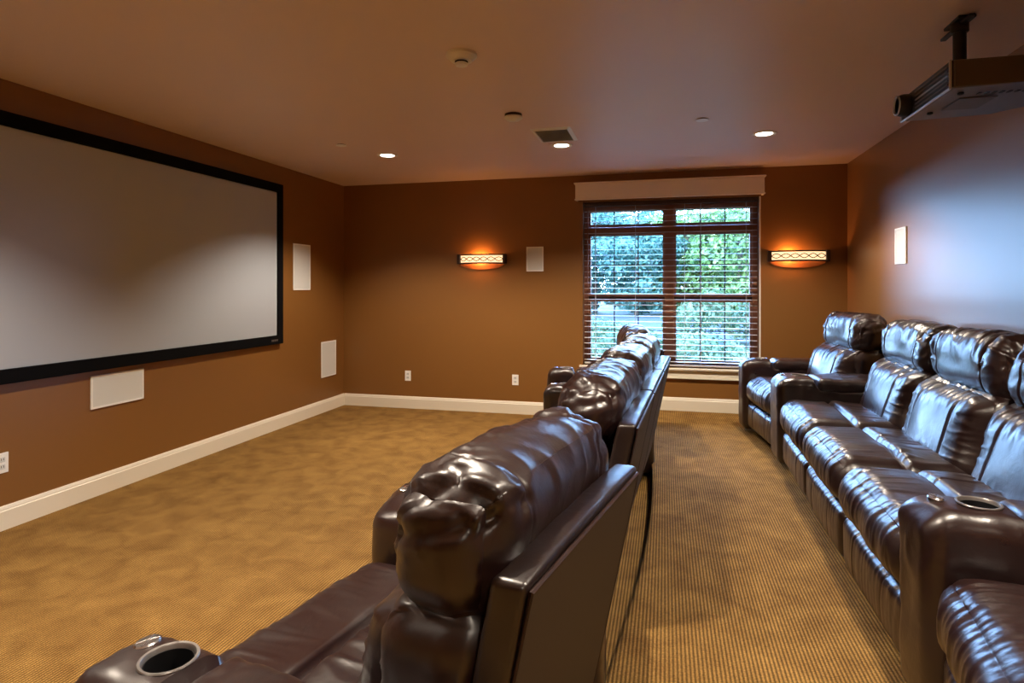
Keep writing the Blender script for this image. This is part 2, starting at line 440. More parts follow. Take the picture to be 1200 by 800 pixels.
def to_local(p, front, th):
    t = math.radians(th); e = (math.cos(t), -math.sin(t)); X = (-math.sin(t), -math.cos(t))
    d = (p[0]-front[0], p[1]-front[1]); return (d[0]*X[0]+d[1]*X[1], d[0]*e[0]+d[1]*e[1])
def to_world(l, front, th):
    t = math.radians(th); e = (math.cos(t), -math.sin(t)); X = (-math.sin(t), -math.cos(t))
    return (front[0]+l[0]*X[0]+l[1]*e[0], front[1]+l[0]*X[1]+l[1]*e[1])
def from_back(b, th):
    t = math.radians(th); return (b[0]-D*math.cos(t), b[1]+D*math.sin(t))
ARM_L = .83
def armchair(front, th, w, z, side, armw, seed, label, group, cup=(.5, .172)):
    loc, rot, t = frame(front, th)
    r = thing('recliner_armchair', label, 'armchair', (loc[0], loc[1], z), rot, group)
    add_seat(r, w, 0, seed); add_base(r, w)
    s = 1 if side == 'near' else -1
    a, b = s*(w/2+.002), s*(w/2+armw)
    lo, hi = min(a, b), max(a, b)
    add_arm(r, [(lo, 0), (hi, 0), (lo, ARM_L), (hi, ARM_L)], seed+20, cup)
    return r
def sofa(front, th, w, z, chair_far, chair_near, label, group, seeds):
    """chair_* = (front, th, w) of the neighbouring armchairs; the wedge armrests fill the gaps"""
    loc, rot, t = frame(front, th)
    r = thing('recliner_sofa', label, 'sofa', (loc[0], loc[1], z), rot, group)
    for k in range(3): add_seat(r, w, (k-1)*w, seeds[k])
    add_base(r, 3*w)
    g = .006
    # far wedge on local -X
    fF, tF, wF = chair_far; c0 = to_local(to_world((wF/2, 0), fF, tF), front, th); c1 = to_local(to_world((wF/2, ARM_L), fF, tF), front, th)
    add_arm(r, [(c0[0]+g, c0[1]), (-1.5*w-.002, 0), (c1[0]+g, c1[1]), (-1.5*w-.002, ARM_L)], 31)
    fN, tN, wN = chair_near; c0 = to_local(to_world((-wN/2, 0), fN, tN), front, th); c1 = to_local(to_world((-wN/2, ARM_L), fN, tN), front, th)
    add_arm(r, [(1.5*w+.002, 0), (c0[0]-g, c0[1]), (1.5*w+.002, ARM_L), (c1[0]-g, c1[1])], 37)
    return r
# front row on the lower floor
fA = (from_back((-.149, 1.339), 11.4), 11.4, .76)
fS = (from_back((-.033, 3.345), 3.4), 3.4, .77)
fD = (from_back((-.07, 5.27), -9), -9, .75)
armchair(*fA[:2], fA[2], 0, 'near', .21, 1, 'dark leather recliner armchair nearest the viewer in the front row, seen from behind', 'front row recliners', (.42, .180))
sofa(fS[0], fS[1], fS[2], 0, fD, fA, 'three-seat dark leather recliner sofa in the middle of the front row', 'front row recliners', (2, 3, 4))
armchair(*fD[:2], fD[2], 0, 'far', .20, 2, 'dark leather recliner armchair at the window end of the front row', 'front row recliners')
# rear row on the platform
rF = ((.712, 5.25), -7.6, .74)
rS = ((.737, 3.37), 1.3, .80)
rN = ((.652, 1.566), 10.0, .78)
armchair(*rF[:2], rF[2], PLAT, 'far', .20, 3, 'dark leather recliner armchair in the corner beside the window, end of the rear row', 'rear row recliners')
sofa(rS[0], rS[1], rS[2], PLAT, rF, rN, 'three-seat dark leather recliner sofa along the right wall, facing the screen', 'rear row recliners', (5, 6, 1))
armchair(*rN[:2], rN[2], PLAT, 'near', .20, 4, 'dark leather recliner armchair cut off by the lower right corner, rear row', 'rear row recliners')

# ------------------------------------------------------------------ room shell
WX0, WX1, WZ0, WZ1 = -.851, .915, .560, 2.300
T_ = .22
def struct(mb, name, mat, **k): return mb.build(name, mat, kind='structure', **k)
struct(MB().box(XL-T_, XL, YF-T_, YB+T_, -.1, H+.1), 'wall_left', M['wall'])
struct(MB().box(XR, XR+T_, YF-T_, YB+T_, -.1, H+.1), 'wall_right', M['wallR'])
struct(MB().box(XL, XR, YF-T_, YF, -.1, H+.1), 'wall_rear', M['wall'])
wb = MB()
def ring_wall(mb, x0, x1, z0, z1, hx0, hx1, hz0, hz1, y0, y1):
    o = [(x0, z0), (x1, z0), (x1, z1), (x0, z1)]; i = [(hx0, hz0), (hx1, hz0), (hx1, hz1), (hx0, hz1)]
    v = [(a, y0, b) for a, b in o+i] + [(a, y1, b) for a, b in o+i]
    f = []
    for k in range(4):
        n = (k+1) % 4
        f += [(k, n, 4+n, 4+k), (8+k, 12+k, 12+n, 8+n), (k, 8+k, 8+n, n), (4+k, 4+n, 12+n, 12+k)]
    mb.add(v, f)
ring_wall(wb, XL, XR, -.1, H+.1, WX0, WX1, WZ0, WZ1, YB, YB+T_)
struct(wb, 'wall_back', M['wall'])
struct(MB().box(XL-T_, XR+T_, YF-T_, YB+T_, H, H+.15), 'ceiling', M['ceil'])
struct(MB().box(XL-T_, XR+T_, YF-T_, YB+T_, -.15, 0), 'floor', M['carpet'])
def edge_x(y): return -.062-.0347*(y-3.8)**2
pl = MB(); ys = [YF + (YB-YF)*i/60 for i in range(61)]
prof = [(0, 0.0005), (0, PLAT-.03), (-.012, PLAT-.012), (0.0, PLAT-.002), (.02, PLAT)]
v = []; f = []
for y in ys:
    ex = edge_x(y)
    for dx, z in prof: v.append((ex+dx, y, z))
    v.append((XR, y, PLAT)); v.append((XR, y, .0005))
k = len(prof)+2
for i in range(60):
    for j in range(k-1): f.append((i*k+j, i*k+j+1, (i+1)*k+j+1, (i+1)*k+j))
f.append(tuple(range(k))); f.append(tuple(60*k+j for j in range(k))[::-1])
pl.add(v, f); struct(pl, 'floor_platform', M['carpet'], smooth=True)
# baseboards
BP = [(0, 0), (.016, 0), (.016, .108), (.012, .113), (.012, .120), (.006, .135), (0, .137)]
def base_x(name, xw, sgn, y0, y1, z):   # along y on a side wall
    mb = MB(); mb.prism([(xw+sgn*a, z+b) for a, b in BP], y0, y1, 'y'); 
    struct(mb, name, M['trim'])
def base_y(name, x0, x1, z):
    mb = MB(); mb.prism([(YB-a, z+b) for a, b in BP], x0, x1, 'x'); struct(mb, name, M['trim'])
base_x('baseboard_left', XL, 1, YF, YB, 0)
base_y('baseboard_back', XL+.016, edge_x(YB)-.001, 0)
base_y('baseboard_back_platform', edge_x(YB)+.004, XR-.016, PLAT)
base_x('baseboard_right', XR, -1, YF, YB, PLAT)

# ------------------------------------------------------------------ window
win = bpy.data.objects.new('window_1', None); C.objects.link(win); win.location = (0, YB+.13, 0); win['kind'] = 'structure'
y0, y1 = -.03, .05
def wpart(name, mat, boxes, parent=win, bevel=0):
    mb = MB()
    for b in boxes: mb.box(*b)
    return mb.build(name, mat, parent, bevel=bevel)
ZT0, ZT1 = 1.965, 2.045     # transom bar
ZM = 1.277                  # meeting rail
MX0, MX1 = .000, .095       # central mullion
wpart('window_frame', M['wood'], [(WX0+.001, WX0+.05, y0, y1, WZ0+.001, WZ1-.001), (WX1-.05, WX1-.001, y0, y1, WZ0+.001, WZ1-.001), (WX0+.05, WX1-.05, y0, y1, WZ1-.075, WZ1-.001), (WX0+.05, WX1-.05, y0, y1, WZ0+.001, WZ0+.05)], bevel=.004)
wpart('mullion', M['wood'], [(MX0, MX1, y0-.01, y1, WZ0+.05, WZ1-.075)], bevel=.004)
wpart('transom_bar', M['wood'], [(WX0+.05, WX1-.05, y0-.015, y1, ZT0, ZT1)], bevel=.006)
cells = []
for (a, b) in ((WX0+.05, MX0), (MX1, WX1-.05)):
    wpart('meeting_rail', M['wooddark'], [(a, b, y0, y1-.01, ZM-.018, ZM+.018)], bevel=.003)
    lk = wpart('sash_lock', M['chrome'], [((a+b)/2-.18, (a+b)/2-.13, y0-.01, y0+.01, ZM+.018, ZM+.03)])
    for (za, zb, s) in ((WZ0+.05, ZM-.018, 'sash'), (ZM+.018, ZT0, 'sash'), (ZT1, WZ1-.075, 'transom')):
        t = .022
        sf = MB(); xs = (a, b)
        ring_wall(sf, a, b, za, zb, a+t, b-t, za+t, zb-t, y0+.012, y1-.012)
        fr_ = sf.build('sash_frame', M['wood'], win)
        g = MB(); g.box(a+t, b-t, .006, .010, za+t, zb-t); g.build('pane', M['glass'], fr_)
        bars = MB()
        for kx in (1, 2):
            xx = a+t+(b-a-2*t)*kx/3; bars.box(xx-.006, xx+.006, -.004, .004, za+t, zb-t)
        if s == 'sash':
            zz = (za+zb)/2; bars.box(a+t, b-t, -.0035, .0035, zz-.005, zz+.005)
        bars.build('muntin_grid', M['wooddark'], fr_)
# sill and apron
sl = MB(); sl.box(-.885, .955, YB-.050, YB, .540, .562); struct(sl, 'trim_1', M['trim'], bevel=.005)
s2 = MB(); s2.box(-.86, .93, YB-.022, YB, .468, .540); struct(s2, 'trim_2', M['trim'], bevel=.003)
s3 = MB(); s3.box(-.87, .94, YB-.030, YB, .452, .468); struct(s3, 'trim_3', M['trim'], bevel=.003)
s4 = MB(); s4.box(WX1+.0, WX1+.014, YB-.012, YB-.001, WZ0+.01, WZ1); struct(s4, 'trim_4', M['trim'])
# blind
bl = thing('window_blind', 'cream horizontal slat blind hanging open in the window recess', 'blind', (0, YB+.045, WZ0))
HB = WZ1-WZ0
MB().box(WX0+.010, WX1-.010, -.030, .026, HB-.045, HB-.002).build('headrail', M['wooddark'], bl, bevel=.004)
MB().box(WX0+.012, WX1-.012, -.024, .024, .012, .030).build('bottom_rail', M['slat'], bl, bevel=.003)
ns = 28; pitch = (HB-.045-.05)/ns
sm = None
for i in range(ns):
    z = .055+pitch*i
    if sm is None:
        mb = MB(); n = 6; v = []
        for side in (0, 1):
            for xx in (WX0+.012, WX1-.012):
                for j in range(n+1):
                    yy = -.024+.048*j/n; v.append((xx, yy, .003*(1-(yy/.024)**2)+(.0022 if side else 0)+.04*yy))
        f = []; m_ = n+1
        for j in range(n):
            f.append((j, j+1, m_+j+1, m_+j)); f.append((2*m_+j, 3*m_+j, 3*m_+j+1, 2*m_+j+1))
            f.append((j, 2*m_+j, 2*m_+j+1, j+1)); f.append((m_+j, m_+j+1, 3*m_+j+1, 3*m_+j))
        f.append((0, m_, 3*m_, 2*m_)); f.append((n, 2*m_+n, 3*m_+n, m_+n))
        mb.add(v, f); o = mb.build('slat', M['slat'], bl, True); sm = o.data
    else:
        o = bpy.data.objects.new('slat', sm); C.objects.link(o); o.parent = bl
    o.location = (0, 0, z)
for xx in (-.72, -.30, .20, .36, .80):
    MB().box(xx-.002, xx+.002, -.0265, -.0255, .02, HB-.045).box(xx-.002, xx+.002, .0255, .0265, .02, HB-.045).build('ladder_cord', M['slat'], bl)
MB().tube([(WX0+.05, -.032, HB-.05), (WX0+.052, -.034, HB-.9)], .004, 8).build('tilt_wand', M['wood'], bl, True)
# valance
va = thing('window_valance', 'cream painted box valance above the window', 'valance', (0.017, YB, 2.310))
MB().box(-.935, .935, -.105, -.088, 0, .172).build('front_board', M['valance'], va, bevel=.003)
for s in (-1, 1): MB().box(min(s*.935, s*.918), max(s*.935, s*.918), -.088, -.001, 0, .172).build('return_board', M['valance'], va)
MB().box(-.95, .95, -.120, -.001, .172, .186).build('top_cap', M['valance'], va, bevel=.004)
MB().box(-.942, .942, -.112, -.105, 0, .014).build('bottom_bead', M['valance'], va, bevel=.003)

# ------------------------------------------------------------------ screen on the left wall
sc = thing('projection_screen', 'large blank grey projection screen in a black velvet frame on the left wall', 'screen', (XL, 3.43, 1.62))
SW, SH, FW = 3.66, 1.56, .085
fm = MB(); o_ = [(-SW/2, -SH/2), (SW/2, -SH/2), (SW/2, SH/2), (-SW/2, SH/2)]
def ring_yz(mb, a0, a1, b0, b1, t, x0, x1):
    o = [(a0, b0), (a1, b0), (a1, b1), (a0, b1)]; i = [(a0+t, b0+t), (a1-t, b0+t), (a1-t, b1-t), (a0+t, b1-t)]
    v = [(x0, a, b) for a, b in o+i] + [(x1, a, b) for a, b in o+i]; f = []
    for k in range(4):
        n = (k+1) % 4
        f += [(k, n, 4+n, 4+k), (8+k, 12+k, 12+n, 8+n), (k, 8+k, 8+n, n), (4+k, 4+n, 12+n, 12+k)]
    mb.add(v, f)
ring_yz(fm, -SW/2, SW/2, -SH/2, SH/2, FW, .005, .045)
fo = fm.build('screen_frame', M['velvet'], sc, bevel=.006); fo['label'] = 'black velvet border'
MB().box(.010, .030, -SW/2+FW-.005, SW/2-FW+.005, -SH/2+FW-.005, SH/2-FW+.005).build('screen_surface', M['screen'], sc)
bg = MB()
for k, wd in enumerate((.012, .010, .012, .010, .012)):
    yy = SW/2-FW-.10+k*.020; bg.box(.045, .0465, yy, yy+wd, -SH/2+.030, -SH/2+.048)
bg.build('brand_badge', M['steel'], sc)

# ------------------------------------------------------------------ wall speakers
def plate_speaker(label, wall, c, wd, ht, cat='speaker'):
    """wall: 'L','B','R'; c = (along, z)"""
    if wall == 'L': loc, rot = (XL, c[0], c[1]), PI/2
    elif wall == 'R': loc, rot = (XR, c[0], c[1]), -PI/2
    else: loc, rot = (c[0], YB, c[1]), 0
    r = thing('wall_speaker', label, cat, loc, rot)
    mb = MB(); ring_wall(mb, -wd/2, wd/2, -ht/2, ht/2, -wd/2+.014, wd/2-.014, -ht/2+.014, ht/2-.014, -.010, -.0005)
    mb.build('frame', M['white'], r, bevel=.002)
    MB().box(-wd/2+.014, wd/2-.014, -.0075, -.001, -ht/2+.014, ht/2-.014).build('grille', M['grille'], r)
plate_speaker('tall white in-wall speaker just beyond the screen, upper of the two by the corner', 'L', (5.633, 1.602), .306, .48)
plate_speaker('white in-wall speaker low on the screen wall near the corner', 'L', (6.157, .585), .306, .397)
plate_speaker('wide white in-wall speaker under the projection screen', 'L', (3.43, .693), .42, .222)
plate_speaker('white in-wall speaker on the back wall between sconce and window', 'B', (-1.375, 1.699), .19, .27)
plate_speaker('white in-wall speaker on the right wall above the leather sofa', 'R', (5.115, 1.703), .22, .272)
def outlet(label, wall, c):
    if wall == 'L': loc, rot = (XL, c[0], c[1]), PI/2
    else: loc, rot = (c[0], YB, c[1]), 0
    r = thing('wall_outlet', label, 'outlet', loc, rot)
    MB().box(-.036, .036, -.006, -.0004, -.058, .058).build('cover_plate', M['white'], r, bevel=.002)
    for s in (-1, 1):
        rc = MB().box(-.017, .017, -.0085, -.006, s*.021-.014, s*.021+.014).build('receptacle', M['grille'], r, bevel=.002)
        MB().box(-.008, -.005, -.009, -.0085, s*.021-.005, s*.021+.007).box(.005, .008, -.009, -.0085, s*.021-.005, s*.021+.007).build('slot', M['black'], rc)
outlet('white wall outlet at the left edge below the screen', 'L', (2.665, .385))
outlet('cream wall outlet low on the back wall nearer the corner', 'B', (-2.87, .373))
outlet('cream wall outlet low on the back wall nearer the front row', 'B', (-1.596, .372))

# ------------------------------------------------------------------ sconces
def sconce(label, x, z, lx):
    r = thing('wall_sconce', label, 'wall lamp', (x, YB, z))
    wd, dp, hh = .275, .095, .054
    def bow(s, off=0):
        n = 24; return [((wd+off)*math.cos(PI+PI*k/n), (dp+off)*math.sin(PI+PI*k/n)*1.0 if False else -(dp+off)*(1-abs(math.cos(PI*k/n))**2.6)) for k in range(n+1)]
    P0 = bow(0)
    def strip(name, z0, z1, off0, off1, mat, parent):
        a = bow(0, off0); b = bow(0, off1); mb = MB(); n = len(a)
        v = [(p[0], p[1], z0) for p in a]+[(p[0], p[1], z1) for p in a]+[(p[0], p[1], z0) for p in b]+[(p[0], p[1], z1) for p in b]
        f = []
        for k in range(n-1):
            f += [(k, k+1, n+k+1, n+k), (2*n+k, 3*n+k, 3*n+k+1, 2*n+k+1), (k, 2*n+k, 2*n+k+1, k+1), (n+k, n+k+1, 3*n+k+1, 3*n+k)]
        f += [(0, n, 3*n, 2*n), (n-1, 3*n-1, 4*n-1, 2*n-1)]
        mb.add(v, f); return mb.build(name, mat, parent, True)
    strip('top_rim', hh-.014, hh, -.010, .004, M['bronze'], r)
    strip('bottom_rim', -hh, -hh+.016, -.010, .004, M['bronze'], r)
    strip('glass_shade', -hh+.016, hh-.014, -.008, -.004, M['shade'], r)
    for s in (-1, 1):
        MB().box(min(s*(wd-.028), s*(wd+.006)), max(s*(wd-.028), s*(wd+.006)), -.058, -.001, -hh, hh).build('end_cap', M['bronze'], r, bevel=.004)
    for s in (-1, 1):
        pts = []; n = 90
        for k in range(n+1):
            xx = -(wd-.03)+2*(wd-.03)*k/n; c = xx/wd
            yy = -(dp)*(1-abs(c)**2.6)-.001
            pts.append((xx, yy, s*(.021*math.sin(2*PI*3*(k/n)))))
        MB().tube(pts, .0042, 6).build('scroll_wire', M['bronze'], r, True)
    # curved wall plate that hangs below the shade
    n = 24; poly = [(wd*.93*math.cos(PI*k/n), -hh-.062*math.sin(PI*k/n)) for k in range(n+1)]
    mb = MB(); mb.prism([(a, b) for a, b in poly]+[(-wd*.93, hh*.6), (wd*.93, hh*.6)], -.012, -.001, 'y')
    mb.build('wall_plate', M['rust'], r)
    ld = bpy.data.lights.new('sconce_bulb', 'POINT'); ld.energy = 5.0; ld.color = (1, .42, .13); ld.shadow_soft_size = .018
    lo = bpy.data.objects.new('sconce_bulb', ld); C.objects.link(lo); lo.location = (x+lx, YB-.045, z+.005)
sconce('glowing bronze wall sconce left of the window', -1.975, 1.705, -.02)
sconce('glowing bronze wall sconce between window and right corner', 1.272, 1.700, -.09)

# ------------------------------------------------------------------ ceiling fixtures
def downlight(x, y, label, vis=True):
    r = thing('recessed_downlight', label, 'ceiling light', (x, y, H), 0, 'recessed downlights')
    MB().lathe([(.062, -.0005), (.092, -.0005), (.092, -.004), (.086, -.008), (.070, -.006), (.062, -.003)], n=40).build('trim_ring', M['white'], r, True)
    MB().lathe([(.0615, -.0008), (.0615, -.0045), (.001, -.0055)], n=36).build('lens', M['lampglow'], r, True)
def spot(x, y, e, ang=126, blend=.5):
    ld = bpy.data.lights.new('downlight_beam', 'SPOT'); ld.energy = e; ld.color = (1, .86, .69); ld.spot_size = math.radians(ang); ld.spot_blend = blend; ld.shadow_soft_size = .05
    lo = bpy.data.objects.new('downlight_beam', ld); C.objects.link(lo); lo.location = (x, y, H-.012)
downlight(-2.44, 5.07, 'round lit recessed downlight nearest the screen wall')
downlight(-.844, 5.07, 'round lit recessed downlight next to the air vent')
downlight(.752, 5.07, 'round lit recessed downlight nearest the right wall')
SE = 215
for x, y in ((-2.44, 5.07), (-.844, 5.07), (.752, 5.07), (-2.44, 1.6), (-.844, 1.6), (.752, 1.6), (-2.44, -1.2), (.752, -1.2)): spot(x, y, SE)
def disc(name, label, cat, x, y, prof, mat, group=None):
    r = thing(name, label, cat, (x, y, H), 0, group)
    return r
r = thing('smoke_detector', 'larger stepped white smoke detector nearest the viewer on the ceiling', 'smoke detector', (-1.012, 2.96, H))
MB().lathe([(.001, -.0005), (.080, -.0005), (.080, -.014), (.070, -.018), (.066, -.026), (.058, -.030), (.054, -.038), (.001, -.040)], n=40).build('housing', M['white'], r, True)
MB().lathe([(.034, -.040), (.034, -.046), (.001, -.046)], n=30).build('sensor_vent', M['dark'], r, True)
MB().lathe([(.030, -.046), (.036, -.050), (.030, -.060), (.001, -.062)], n=30).build('sensor_cap', M['white'], r, True)
r = thing('smoke_detector', 'smaller round white detector on a dark base near the air vent', 'smoke detector', (-1.016, 4.08, H))
MB().lathe([(.001, -.0005), (.060, -.0005), (.060, -.016), (.001, -.016)], n=36).build('mounting_base', M['bronze'], r, True)
MB().lathe([(.001, -.016), (.062, -.018), (.064, -.028), (.045, -.042), (.001, -.046)], n=36).build('housing', M['white'], r, True)
for (x, y, lb) in ((.259, 4.526, 'small round white sprinkler cover on the ceiling near the rear row'), (-2.636, 4.60, 'small round white sprinkler cover on the ceiling near the screen')):
    r = thing('sprinkler_cover', lb, 'sprinkler', (x, y, H+.0004), 0, 'ceiling sprinkler covers')
    MB().lathe([(.001, -.0005), (.036, -.0005), (.036, -.006), (.001, -.006)], n=28).build('neck', M['bronze'], r, True)
    MB().lathe([(.001, -.006), (.045, -.006), (.044, -.010), (.001, -.012)], n=32).build('cover_cap', M['white'], r, True)
r = thing('air_vent', 'rectangular white louvred air vent in the ceiling', 'air vent', (-.838, 4.71, H))
mb = MB()
o = [(-.153, -.22), (.153, -.22), (.153, .22), (-.153, .22)]; i = [(-.125, -.185), (.125, -.185), (.125, .185), (-.125, .185)]
v = [(a, b, -.0005) for a, b in o]+[(a, b, -.012) for a, b in i]+[(a, b, -.0005) for a, b in i]
f = []
for k in range(4):
    n = (k+1) % 4; f += [(k, n, 4+n, 4+k), (4+k, 4+n, 8+n, 8+k), (k, 8+k, 8+n, n)]
mb.add(v, f); mb.build('vent_frame', M['white'], r)
MB().box(-.124, .124, -.184, .184, -.003, -.001).build('duct', M['dark'], r)
for k in range(14):
    yy = -.170+k*.026
    lv = MB(); lv.add([(-.123, yy-.006, -.010), (.123, yy-.006, -.010), (.123, yy+.010, -.004), (-.123, yy+.010, -.004), (-.123, yy-.006, -.0115), (.123, yy-.006, -.0115), (.123, yy+.010, -.0055), (-.123, yy+.010, -.0055)],
                      [(0, 1, 2, 3), (7, 6, 5, 4), (0, 4, 5, 1), (1, 5, 6, 2), (2, 6, 7, 3), (3, 7, 4, 0)])
    lv.build('louvre', M['white'], r)

# ------------------------------------------------------------------ projector
px0, py0, py1, pz0, pz1 = 1.115, 2.805, 3.325, EYE+.80, EYE+.915
pr = thing('video_projector', 'dark grey video projector hanging from the ceiling, lens towards the screen', 'projector', (px0, (py0+py1)/2, pz0))
hw_ = (py1-py0)/2; pd = .46; ph = pz1-pz0
body = MB(); poly = [(.012, -hw_), (pd, -hw_), (pd, hw_-.10), (pd-.09, hw_), (.012, hw_)]
# bottom tapers a little at its rear edge
v = [(a, b, 0 if a < .3 else .012) for a, b in poly] + [(a, b, ph) for a, b in poly]
n = len(poly); f = [tuple(range(n))[::-1], tuple(range(n, 2*n))]+[(i, (i+1) % n, n+(i+1) % n, n+i) for i in range(n)]
body.add(v, f); body.build('housing', M['body'], pr, bevel=.008)
MB().box(.020, pd-.004, -hw_-.003, -hw_+.002, .006, ph-.004).build('side_panel', M['body_side'], pr, bevel=.002)
# front face: dark bezel, silver edges and louvre strips
fp = MB(); fp.box(.002, .014, -hw_, hw_, .004, ph-.002).build('front_bezel', M['black'], pr, bevel=.004)
MB().box(-.004, .006, -hw_, hw_, -.004, .004).box(-.004, .006, -hw_-.004, -hw_+.004, 0, ph).box(-.004, .006, hw_-.004, hw_+.004, 0, ph*.5).build('silver_edge', M['silver'], pr, bevel=.002)
for k in range(5):
    zz = .018+k*.018
    MB().box(-.003, .004, -hw_+.02, hw_-.17, zz, zz+.005).build('intake_louvre', M['silver'] if k == 2 else M['body'], pr)
ln = MB(); ln.lathe([(.052, .0), (.052, -.03), (.046, -.05), (.040, -.05), (.036, -.02), (.001, -.02)], (.004, hw_-.085, ph*.50), 36, 'x'); lo = ln.build('lens_barrel', M['black'], pr, True)
MB().lathe([(.046, -.048), (.047, -.054), (.040, -.055), (.038, -.048)], (.004, hw_-.085, ph*.50), 36, 'x').build('lens_ring', M['silver'], lo, True)
MB().lathe([(.036, -.022), (.030, -.030), (.016, -.035), (.001, -.036)], (.004, hw_-.085, ph*.50), 30, 'x').build('lens_glass', M['lens'], lo, True)
MB().box(.10, .24, -.10, .08, -.0025, .002).build('lamp_cover', M['body_side'], pr, bevel=.002)
bm_ = MB()
for k in range(9): bm_.box(.14+k*.027, .152+k*.027, -.17, -.145, -.002, .001)
bm_.build('vent_slots', M['black'], pr)
for (a, b) in ((.07, .12), (.07, -.18), (.40, -.18)): MB().lathe([(.012, .001), (.012, -.006), (.006, -.009)], (a, b, 0), 16).build('foot', M['black'], pr, True)
# ceiling mount carried on its own pole
mt = thing('projector_mount', 'black pole mount between ceiling and projector', 'ceiling mount', (1.286, 3.14, H))
zt = pz1-H
MB().box(-.035, .035, -.075, .075, -.014, -.0005).build('ceiling_plate', M['black'], mt, bevel=.003)
MB().box(-.012, .012, -.12, .17, -.026, -.014).build('plate_arm', M['black'], mt, bevel=.003)
MB().lathe([(.026, -.016), (.026, zt+.06)], n=28).build('pole', M['black'], mt, True)
MB().lathe([(.035, -.016), (.035, -.05), (.03, -.055)], n=28).build('collar', M['black'], mt, True)
MB().lathe([(.07, zt+.058), (.075, zt+.05), (.075, zt+.035), (.05, zt+.03)], n=36).build('swivel_disc', M['black'], mt, True)
for a in (.6, 2.2, 3.9, 5.3):
    MB().tube([(.04*math.cos(a), .04*math.sin(a), zt+.035), (.11*math.cos(a), .15*math.sin(a), zt+.015), (.11*math.cos(a), .15*math.sin(a), zt-.001)], .008, 8).build('mount_arm', M['black'], mt, True)

# ------------------------------------------------------------------ outdoors
GZ = -.25
g = MB(); g.box(-60, 70, YB+T_+.3, 95, GZ-.3, GZ); struct(g, 'ground', M['lawn'])
a_ = MB(); a_.box(-50, 60, 20, 33, GZ, GZ+.02); struct(a_, 'road', M['asphalt'])
def leaf_cloud(blobs, n, size, seed):
    rs = np.random.RandomState(seed); Vs = []; Fs = []
    vol = np.array([b[3]*b[4]*b[5] for b in blobs])**.67; vol /= vol.sum()
    for k in range(n):
        b = blobs[rs.choice(len(blobs), p=vol)]
        d = rs.normal(size=3); d /= np.linalg.norm(d); r_ = rs.uniform(.72, 1.04)
        c = np.array([b[0]+d[0]*b[3]*r_, b[1]+d[1]*b[4]*r_, b[2]+d[2]*b[5]*r_])
        nn = d+rs.normal(size=3)*.55; nn /= np.linalg.norm(nn)
        u = np.cross(nn, rs.normal(size=3)); u /= np.linalg.norm(u); w = np.cross(nn, u); s = size*rs.uniform(.6, 1.35)
        i = len(Vs)
        Vs += [c-u*s, c-w*s*.5+nn*s*.1, c+u*s, c+w*s*.5+nn*s*.1]; Fs.append((i, i+1, i+2, i+3))
    return Vs, Fs
def blobs_for(h, w, seed, low=.18):
    rs = np.random.RandomState(seed); out = [(0, 0, h*.58, w*.34, w*.34, h*.34)]
    for k in range(16):
        a = rs.uniform(0, 2*PI); zz = rs.uniform(.08, .88); rr = w*.34*math.sqrt(max(0.05, 1-((zz-.55)/.5)**2))
        out.append((rr*math.cos(a), rr*math.sin(a), h*zz, w*rs.uniform(.13, .24), w*rs.uniform(.13, .24), h*rs.uniform(.08, .14)))
    return out
protos = []
for sd, mt_ in ((1, 'leafA'), (2, 'leafB'), (3, 'leafA'), (4, 'leafB')):
    Vs, Fs = leaf_cloud(blobs_for(7.5, 6.5, sd, .0), 7500, .19, sd)
    me = bpy.data.meshes.new('foliage'); me.from_pydata([tuple(map(float, v)) for v in Vs], [], Fs); me.materials.append(M[mt_]); protos.append(me)
tk = MB(); tk.tube([(0, 0, 0), (.05, 0, 1.2), (-.05, .05, 2.6), (.05, .0, 4.6), (0, 0, 6.2)], .16, 10)
trunk_me = tk.build('trunk', M['bark'], None, True); tmesh = trunk_me.data; bpy.data.objects.remove(trunk_me)
def tree(x, y, s, k, label, rz):
    r = thing('tree', label, 'tree', (x, y, GZ), rz, 'trees beyond the window'); r.scale = (s, s, s)
    for nm, me in (('crown', protos[k]), ('trunk', tmesh)):
        o = bpy.data.objects.new(nm, me); C.objects.link(o); o.parent = r
spots = [(-11.5, 41, .95, 0), (-7.6, 36, .86, 2), (-4.3, 39, .95, 0), (-1.6, 36, .82, 2), (1.2, 38, .92, 1), (4.0, 35.5, .84, 3), (7.2, 39, .95, 1), (10.5, 37, .9, 3), (13.8, 41, .95, 1), (-9.5, 50, 1.25, 2), (-1.5, 50, 1.15, 2), (5.5, 50, 1.2, 1), (12, 50, 1.3, 3)]
names = {0: 'bluish green leafy tree seen through the left panes', 1: 'yellow green leafy tree seen through the right panes', 2: 'bluish green leafy tree seen through the left panes', 3: 'yellow green leafy tree seen through the right panes'}
for i, (x, y, s, k) in enumerate(spots): tree(x, y, s, k, names[k], i*1.3)
sp = []
for sd in (11, 12, 13):
    rs = np.random.RandomState(sd); bl_ = [(rs.uniform(-.5, .5), rs.uniform(-.4, .4), rs.uniform(.25, .75), .38, .38, .34) for _ in range(7)]
    Vs, Fs = leaf_cloud(bl_, 1700, .055, sd)
    me = bpy.data.meshes.new('foliage'); me.from_pydata([tuple(map(float, v)) for v in Vs], [], Fs); me.materials.append(M['leafC']); sp.append(me)
def shrub(i, x, y, sc_, label, group):
    o = bpy.data.objects.new('shrub', sp[i % 3]); C.objects.link(o); o.location = (x, y, GZ); o.rotation_euler = (0, 0, i*1.1); o.scale = (sc_[0], sc_[0], sc_[1])
    o['label'] = label; o['category'] = 'shrub'; o['group'] = group
rs = np.random.RandomState(5)
for i in range(12):
    k = rs.uniform(.72, .95)
    shrub(i, -3.2+i*.68, 11.2+(i % 2)*.9, (k, k*(.95 if i < 7 else .70)), 'pale green shrub low outside below the window view', 'low shrubs outside the window')
